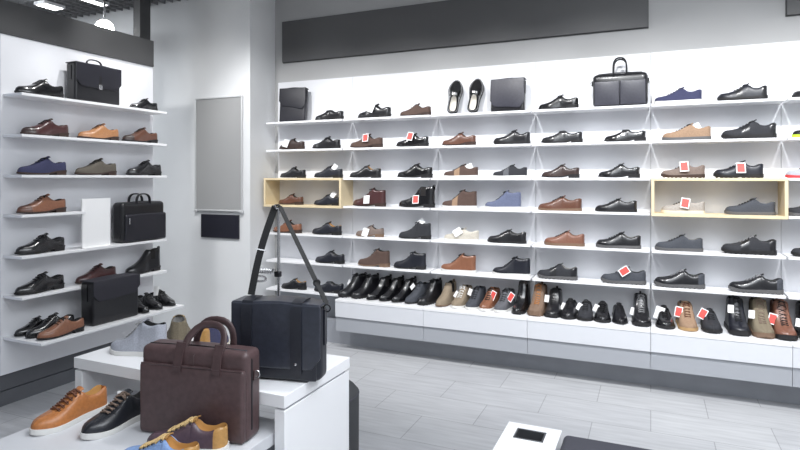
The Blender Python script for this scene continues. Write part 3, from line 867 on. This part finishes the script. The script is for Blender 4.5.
MB().tube([(0.01,-bd/2-.0065,.248),(.01,-bd/2-.0065,.30),(.01,-bd/2+.012,.318)], .0015, 5).build('seam', LBR2, BF)

# black messenger bag on the white table
TZ = .70
ang2 = math.radians(11)
mw, md, mh = .372, .095, .300
fr_ = Vector((-1.176, 1.908))        # its front corner next to the aisle
ux = Vector((math.cos(ang2), math.sin(ang2))); uy = Vector((-math.sin(ang2), math.cos(ang2)))
mc = fr_ - ux*(mw/2) + uy*(md/2)
MG = thing('messenger_bag', 'black leather messenger bag with two buckle straps on the white table', 'bag', (mc.x, mc.y, TZ), ang2)
MB().rbox(mw, md, mh, .030, n=12, by=.004, bt=.002, bz=.002).build('body', LSL2, MG, angle=60)
fl = MB().rbox(mw+.006, .010, mh-.045, .0045, c=(0,-md/2-.008,.050), n=12, by=.003, bz=.003)
fl.v = [(x, y, z + .045*max(0, (abs(2*x/mw)-.75)/.25)**2*max(0, 1-(z-.05)/.10)) for (x, y, z) in fl.v]
fl.rbox(mw+.006, md+.018, .012, .0055, c=(0,-.0,mh-.004), n=10, bt=.004, bz=.002)
fl.build('flap', LSL, MG, angle=60)
for sx in (-.118, .092):
    MB().ribbon([(sx,.03,mh+.014),(sx,-.02,mh+.017),(sx,-md/2-.006,mh+.010),(sx,-md/2-.018,mh-.02),(sx,-md/2-.020,.16),(sx,-md/2-.018,.035)],
                [(0,0,1),(0,-.1,1),(0,-.7,.7),(0,-1,.1),(0,-1,0),(0,-1,0)], .046, .004).build('closing_strap', LSL2, MG)
    MB().lathe([(.006,0),(.005,.003),(.0001,.004)], k=14).xf(Matrix.Translation((sx,-md/2-.020,.075)) @ Matrix.Rotation(PI/2,4,'X')).build('stud', CHROME, MG)
MB().rbox(mw-.03, .012, .085, .005, c=(0,-md/2-.004,.008), n=6).build('front_pocket', LSL2, MG, angle=60)
for sg in (-1, 1):
    MB().ribbon([(sg*(mw/2+.003),0,.14),(sg*(mw/2+.004),0,mh-.02)], (sg,0,0), .026, .005).build('strap_tab', LSL2, MG)
    MB().torus((sg*(mw/2+.010),0,mh-.016), .014, .003, axis=(0,1,0), k=16).build('ring', DARKMETAL, MG)
def to_bag(p):
    v = Vector((p[0]-mc.x, p[1]-mc.y)); return (v.dot(ux), v.dot(uy), p[2]-TZ)
SPX, SPY = -1.498, 2.085       # bag stand
hookz = 1.372
APEX = (SPX, SPY-.012, hookz+.012)
def lerp3(a, b, t): return tuple(a[i]+(b[i]-a[i])*t for i in range(3))
lring = tuple(mc - ux*(mw/2-.030) + uy*(md/2)) + (TZ+mh+.012,)
rring = tuple(mc + ux*(mw/2+.010)) + (TZ+mh,)
st = MB()
A1 = (SPX-.012, SPY-.008, hookz+.004); A2 = (SPX+.012, SPY-.008, hookz+.004)
Lp = [to_bag(lerp3(A1, lring, t)) for t in [i/10 for i in range(11)]]
Rp = [to_bag(lerp3(A2, rring, t)) for t in [i/10 for i in range(11)]]
st.ribbon([(p[0]-.012*math.sin(PI*i/10), p[1], p[2]) for i, p in enumerate(Lp)], [(.25-.15*i/10,-.9,.2) for i in range(11)], .030, .003)
st.ribbon([to_bag(A1), to_bag(APEX), to_bag(A2)], (0,0,1), .028, .003)
st.ribbon(Rp, [(.75-.2*i/10,-.7,.3) for i in range(11)], .019, .003)
st.build('shoulder_strap', STRAPM, MG, angle=50)
pm = Lp[5]; pr = Rp[8]
MB().ribbon([lerp3(Lp[5],Lp[6],.0), lerp3(Lp[5],Lp[6],.12)], (.2,-.95,.1), .042, .008).xf(Matrix.Translation((-.012,0,0))).build('strap_slider', CHROME, MG)
MB().torus(pr, .013, .003, axis=(.3,-.9,0), k=16).build('strap_buckle', DARKMETAL, MG)

# chrome stand that holds the strap
ST = thing('bag_stand', 'thin chrome stand rising behind the messenger bag and holding its strap', 'stand', (SPX, SPY, TZ))
MB().lathe([(.07,0),(.07,.004),(.062,.008),(.010,.010)], k=32).build('base', CHROME, ST)
MB().tube([(0,0,.008),(0,0,hookz-TZ-.01)], .0065, 10).build('pole', CHROME, ST)
MB().tube([(0,.0,hookz-TZ-.012),(0,-.006,hookz-TZ-.004),(0,-.02,hookz-TZ-.006),(0,-.03,hookz-TZ+.010)], .005, 8).build('hook', CHROME, ST)
zc = 1.078-TZ
MB().tube([(0,0,zc),(-.095,-.02,zc+.004)], .004, 8).build('cross_arm', CHROME, ST)
MB().tube([(-.02-.06*i/60, -.006-.012*i/60+.011*math.cos(i*.85), zc+.012+.011*math.sin(i*.85)) for i in range(60)], .0018, 5).build('spring', CHROME, ST)
MB().tube([(-.085+.030*math.cos(a*PI/8), -.02+.004*math.sin(a), zc-.024+.012*math.sin(a*PI/8)) for a in range(17)], .005, 7).build('clip_loop', CHROME, ST)
MB().rbox(.028,.022,.026,.005,c=(-.004,0,zc-.014),n=3).build('clamp', DARKMETAL, ST)

# bags on the main shelves
def flap_bag(name, label, loc, rz, w, d, h, m, mf, drop=.75, slant=0.0, lean=0.0, handle=False, clasp=False, cat='bag', strap=None):
    r = thing(name, label, cat, loc, rz)
    r.rotation_euler = (lean, 0, rz)
    MB().rbox(w, d, h, min(.016, d*.3), n=10, by=.006, bz=.003).build('body', m, r, angle=60)
    f = MB().rbox(w+.004, .009, h*drop, .004, c=(0,-d/2-.008,h*(1-drop)+.004), n=10, by=.006)
    zb = h*(1-drop)+.004
    f.v = [(x, y, z + .05*max(0, (abs(2*x/w)-.72)/.28)**2*max(0, 1-(z-zb)/.10)) for (x, y, z) in f.v]
    if slant:
        f.v = [(x, y, z + (slant*(x/w) + .25*slant*abs(x/w) if z < h*(1-drop)+.06 else 0)) for (x, y, z) in f.v]
    f.rbox(w+.004, d+.014, .010, .0045, c=(0,-.002,h-.004), n=8, bz=.003)
    f.build('flap', mf, r, angle=60)
    if handle:
        MB().tube(arch(.062, h+.004, h+.048, 0, rtop=.9), .010, 8, ry=.005, side=(0,1,0)).build('handle', m, r, angle=70)
        for sx in (-.062,.062): MB().rbox(.022,.03,.014,.004,c=(sx,0,h+.002),n=3).build('handle_mount', DARKMETAL, r)
    if clasp:
        MB().rbox(.030,.008,.036,.003,c=(.0,-d/2-.018,h*(1-drop)-.004),n=3).build('clasp', CHROME, r)
        MB().ribbon([(0,-d/2-.017,h*(1-drop)+.02),(0,-d/2-.018,h*.72)], (0,-1,0), .022, .003).build('clasp_strap', m, r)
    for sg in (-1,1):
        MB().ribbon([(sg*(w/2+.002),0,h*.55),(sg*(w/2+.003),0,h-.02)], (sg,0,0), .020, .004).build('strap_tab', m, r)
    return r
def zrow(r): return ROWZ[r]
xm = (wx(280,4.58)+wx(307,4.58))/2
flap_bag('messenger_bag', 'black folded flap bag at the column end of the top shelf', (xm-.01, 4.585, ROWZ[0]), .10, .275, .055, .322, LB, LB, drop=.58, slant=-.05, lean=-.10)
xm = (wx(490,4.58)+wx(526,4.58))/2
flap_bag('messenger_bag', 'black leather flap bag between the loafers and a black shoe on the top shelf', (xm, 4.585, ROWZ[0]), -.06, .275, .06, .265, LB2, LGR, drop=.88, slant=-.02, lean=-.08)
# black briefcase with arched handles on the top shelf
xm = (wx(592,4.58)+wx(649,4.58))/2
TB = thing('briefcase', 'black leather briefcase with tall arched handles on the top shelf', 'bag', (xm, 4.59, ROWZ[0]), .0)
MB().rbox(.385,.10,.250,.035,n=12,by=.006).build('body', LB2, TB, angle=60)
for sg in (-1,1):
    MB().rbox(.176,.014,.180,.006,c=(sg*.090,-.056,.010),n=8,by=.005).build('front_pocket', LGR, TB, angle=60)
    MB().rbox(.018,.02,.04,.005,c=(sg*.193,-.01,.165),n=3).build('strap_tab', LB2, TB)
    MB().torus((sg*.200,-.012,.185), .013,.003,axis=(0,1,0),k=14).build('ring', CHROME, TB)
for yy in (-.040,.03):
    MB().tube(arch(.046,.205,.362,yy,rtop=.45), .011, 8, ry=.006, side=(0,1,0)).build('handle', LB2, TB, angle=70)
MB().tube([(-.18,-.02,.235),(-.15,-.02,.2505),(0,-.02,.2545),(.15,-.02,.2505),(.18,-.02,.235)], .003, 6).build('zipper', DARKMETAL, TB)
MB().ribbon([(.202,-.02,.175),(.214,-.045,.11),(.216,-.062,.04),(.214,-.085,.006)], (0,-1,.2), .010, .003).build('shoulder_strap', CHROME, TB)
# bags of the side display (fronts towards the aisle)
flap_bag('satchel', 'black satchel with top handle and clasp on the top shelf of the side display', (-3.78, 2.965, SROW[0]), PI/2, .375, .10, .275, LB2, LB, drop=.62, handle=True, clasp=True)
flap_bag('messenger_bag', 'black messenger bag with wide matte flap on the deep bottom side shelf', (-3.625, 2.980, .460), PI/2-.02, .385, .13, .310, LB2, LF, drop=.46, slant=.02, lean=0)
# laptop bag
LP = thing('laptop_bag', 'black laptop bag with twin handles on the fifth side shelf beside the white card', 'bag', (-3.775, 3.368, SROW[4]), PI/2)
MB().rbox(.425,.115,.315,.03,n=12,by=.006).build('body', LB2, LP, angle=60)
MB().rbox(.400,.024,.215,.012,c=(.008,-.066,.006),n=10,by=.005).build('front_pocket', LB, LP, angle=60)
for yy in (-.045,.04):
    MB().tube(arch(.065,.27,.378,yy,rtop=.6), .015, 8, ry=.006, side=(0,1,0)).build('handle', LB2, LP, angle=70)
MB().tube([(-.185,-.02,.28),(-.165,-.02,.313),(0,-.02,.320),(.165,-.02,.313),(.185,-.02,.28)], .003, 6).build('zipper', DARKMETAL, LP)
MB().rbox(.010,.018,.05,.003,c=(-.165,-.080,.145),n=3).build('zip_pull', CHROME, LP)
MB().torus((-.194,-.01,.235), .012,.003,axis=(0,1,0),k=14).build('ring', CHROME, LP)

# ------------------------------------------------------------------ nesting display tables
TX0, TX1, TY0, TY1 = -2.358, -1.230, 1.748, 2.245
T = thing('display_table', 'white gloss display table carrying the black messenger bag', 'table', ((TX0+TX1)/2, (TY0+TY1)/2, 0))
tw, td = (TX1-TX0)/2, (TY1-TY0)/2
MB().box(-tw, tw, -td, td, TZ-.048, TZ).build('table_top', WHITE_GLOSS, T, bevel=.002)
for sg in (-1, 1):
    MB().box(*sorted((sg*(tw-.002), sg*(tw-.048))), -td+.004, td-.004, 0, TZ-.058).build('side_panel', WHITE_GLOSS, T, bevel=.002)
for sg in (-1, 1):
    MB().box(*sorted((sg*(tw-.010), sg*(tw-.040))), -td+.03, td-.03, TZ-.060, TZ-.047).build('spacer', BAND, T)
QX0, QX1, QY0, QY1 = -2.170, -1.286, 1.02, 1.86
Q = thing('display_platform', 'low pale grey display platform in front of the white table', 'table', ((QX0+QX1)/2, (QY0+QY1)/2, 0))
qw, qd = (QX1-QX0)/2, (QY1-QY0)/2
MB().box(-qw, qw, -qd, qd, PZ-.045, PZ).build('table_top', PLAT, Q, bevel=.002)
for sg in (-1, 1):
    MB().box(*sorted((sg*(qw-.03), sg*(qw-.07))), -qd+.01, qd-.01, 0, PZ-.045).build('side_panel', PLINTH, Q, bevel=.002)

# ------------------------------------------------------------------ shoes on the tables
shoe('leather_sneaker', 'tan leather sneaker with brown laces and white sole on the low platform', 'sneaker', (-2.080, 1.528, PZ), PI/2-.03, 'sneaker', .300, 'tanhero', sole='white', lining='gold', lace='brown', heelm='tanhero', fine=True, eyelets=True, group='sneakers on the platform')
shoe('leather_sneaker', 'black leather sneaker with white sole on the low platform beside the briefcase', 'sneaker', (-1.876, 1.582, PZ), PI/2-.04, 'sneaker', .304, 'blackhero', sole='white', lining='black', lace='mink', heelm='blackhero', fine=True, eyelets=True, group='sneakers on the platform', tags=[('white', .36, .085, 20, .050, .55)])
shoe('leather_sneaker', 'plum brown shoe with golden tan heel and lining before the briefcase', 'sneaker', (-1.487, 1.532, PZ), .32, 'sneaker', .29, 'plum', sole='white', lining='gold', lace='tan', heelm='taneurope', fine=True, eyelets=True, group='shoes before the briefcase')
shoe('leather_sneaker', 'light blue shoe with golden tan lining at the front of the platform', 'sneaker', (-1.480, 1.402, PZ), .20, 'sneaker', .28, 'sky', sole='white', lining='gold', lace='tan', heelm='taneurope', fine=True, eyelets=True, group='shoes before the briefcase')
shoe('high_top_sneaker', 'light grey padded high-top sneaker on the white table', 'sneaker', (-2.140, 1.905, TZ), .16, 'hightop', .285, 'lgrey', hs=1.08, sole='white', lining='black', lace='grey', fine=True, group='shoes on the white table')
shoe('high_top_sneaker', 'khaki high-top shoe behind the grey sneaker on the white table', 'sneaker', (-2.115, 2.125, TZ), -.80, 'hightop', .27, 'khaki', hs=1.0, ws=1.25, sole='cream', lining='grey', lace='tan', fine=True, group='shoes on the white table')
shoe('high_top_sneaker', 'navy shoe with golden lining behind the briefcase handle', 'sneaker', (-1.880, 2.100, TZ), -1.25, 'chukka', .27, 'navy', sole='cream', lining='gold', lace='tan', heelm='taneurope', fine=True, group='shoes on the white table')

# ------------------------------------------------------------------ pouf and bench
o = thing('pouf', 'round charcoal pouf half hidden behind the white table', 'pouf', (-1.52, 2.475, 0))
MB().lathe([(.18,0),(.188,.01),(.190,.40),(.186,.425),(.170,.445),(.10,.450),(.0001,.452)], k=48).build('body', POUF, o, angle=50)
MB().torus((0,0,.418), .188, .004, axis=(0,0,1), k=48).build('piping', CUSHION, o)

def oriented_block(x0, x1, y0, y1, z, mx, my, mt, mats, name, parent):
    pass
Bn = thing('bench', 'low bench with a charcoal cushion and a white end block', 'bench', (.3, 2.0, 0))
bx0, bx1, by0, by1, bz = -.559, -.338, 1.72, 2.445, .45
mbk = MB(); X0, X1, Y0, Y1 = bx0-.3, bx1-.3, by0-2.0, by1-2.0
# block with a square recess for the socket, opened through the top
hx0, hx1, hy0, hy1 = -.512-.3, -.392-.3, 2.300-2.0, 2.395-2.0
for a in ((X0,hx0,Y0,Y1),(hx1,X1,Y0,Y1),(hx0,hx1,Y0,hy0),(hx0,hx1,hy1,Y1)): mbk.box(a[0],a[1],a[2],a[3],.06,bz)
mbk.box(X0+.02,X1-.02,Y0+.02,Y1-.02,0,.06)
EB = mbk.build('end_block', WHITE_GLOSS, Bn)
fr = MB()
for a in ((hx0,hx0+.008,hy0,hy1),(hx1-.008,hx1,hy0,hy1),(hx0,hx1,hy0,hy0+.008),(hx0,hx1,hy1-.008,hy1)): fr.box(a[0],a[1],a[2],a[3],bz-.05,bz+.002)
fr.build('socket_frame', mat('socket_grey', (70,71,74), .4), EB, bevel=.002)
MB().box(hx0,hx1,hy0,hy1,.06,bz-.045).build('socket_tray', BLACKP, EB)
MB().rbox(1.60,.68,.13,.022,c=(.175,.075,.325),n=10,bt=.002).build('cushion', CUSHION, Bn, angle=60)
MB().box(-.63,.96,-.25,.40,.05,.325).build('base', PLINTH, Bn)

# ------------------------------------------------------------------ light
def spot(loc, target, power, size=70, blend=.5, rad=.03, col=(1,1,1)):
    l = bpy.data.lights.new('track_and_fill_spot', 'SPOT'); l.energy = power; l.spot_size = math.radians(size); l.spot_blend = blend; l.shadow_soft_size = rad; l.color = col
    o = bpy.data.objects.new('track_and_fill_spot', l); COL.objects.link(o)
    o.location = loc
    o.rotation_euler = (Vector(target)-Vector(loc)).to_track_quat('-Z','Y').to_euler()
    return o
def area(loc, target, power, sx, sy, col=(1,1,1)):
    l = bpy.data.lights.new('area_fill', 'AREA'); l.shape = 'RECTANGLE'; l.size = sx; l.size_y = sy; l.energy = power; l.color = col
    o = bpy.data.objects.new('area_fill', l); COL.objects.link(o)
    o.location = loc
    o.rotation_euler = (Vector(target)-Vector(loc)).to_track_quat('-Z','Y').to_euler()
    return o
for i in range(7):
    x = -2.965+.845*i
    spot((x, 2.92, 3.22), (x+.02, 4.66, 1.05), 96, 78, .7, .010)
for y in (2.45, 2.95, 3.45):
    spot((-3.02, y, 3.22), (-3.88, y, 1.55), 37, 58, .7, .010)
spot((-3.55, 2.7, 3.22), (-3.75, 4.33, 1.35), 62, 80, .9, .05)  # added spot to brighten the column face, not part of the track rows
COOL = (.90,.948,1)
area((.6, 1.7, 3.27), (.6, 1.7, 0), 112, 2.4, 2.4, COOL)  # added soft fill for the room's ambient level, no fixture known here
area((.4, -.8, 3.27), (.4, -.8, 0), 62, 3.0, 1.6, COOL)  # second added room fill, behind the camera
area((-5.6, 2.6, 3.2), (-5.2, 3.2, 0), 75, 1.2, 2.0, COOL)  # added fill to lift the space behind the side display
spot((-1.3, 2.6, 3.22), (-1.6, 1.85, .65), 55, 38, .7, .05)

w = bpy.data.worlds.new('world'); sc.world = w; w.use_nodes = True
w.node_tree.nodes['Background'].inputs[0].default_value = (.9,.95,1,1)
w.node_tree.nodes['Background'].inputs[1].default_value = .4

sc.view_settings.view_transform = 'Standard'; sc.view_settings.look = 'None'
sc.view_settings.gamma = 1; sc.view_settings.use_curve_mapping = False
sc.view_settings.exposure = 0.14
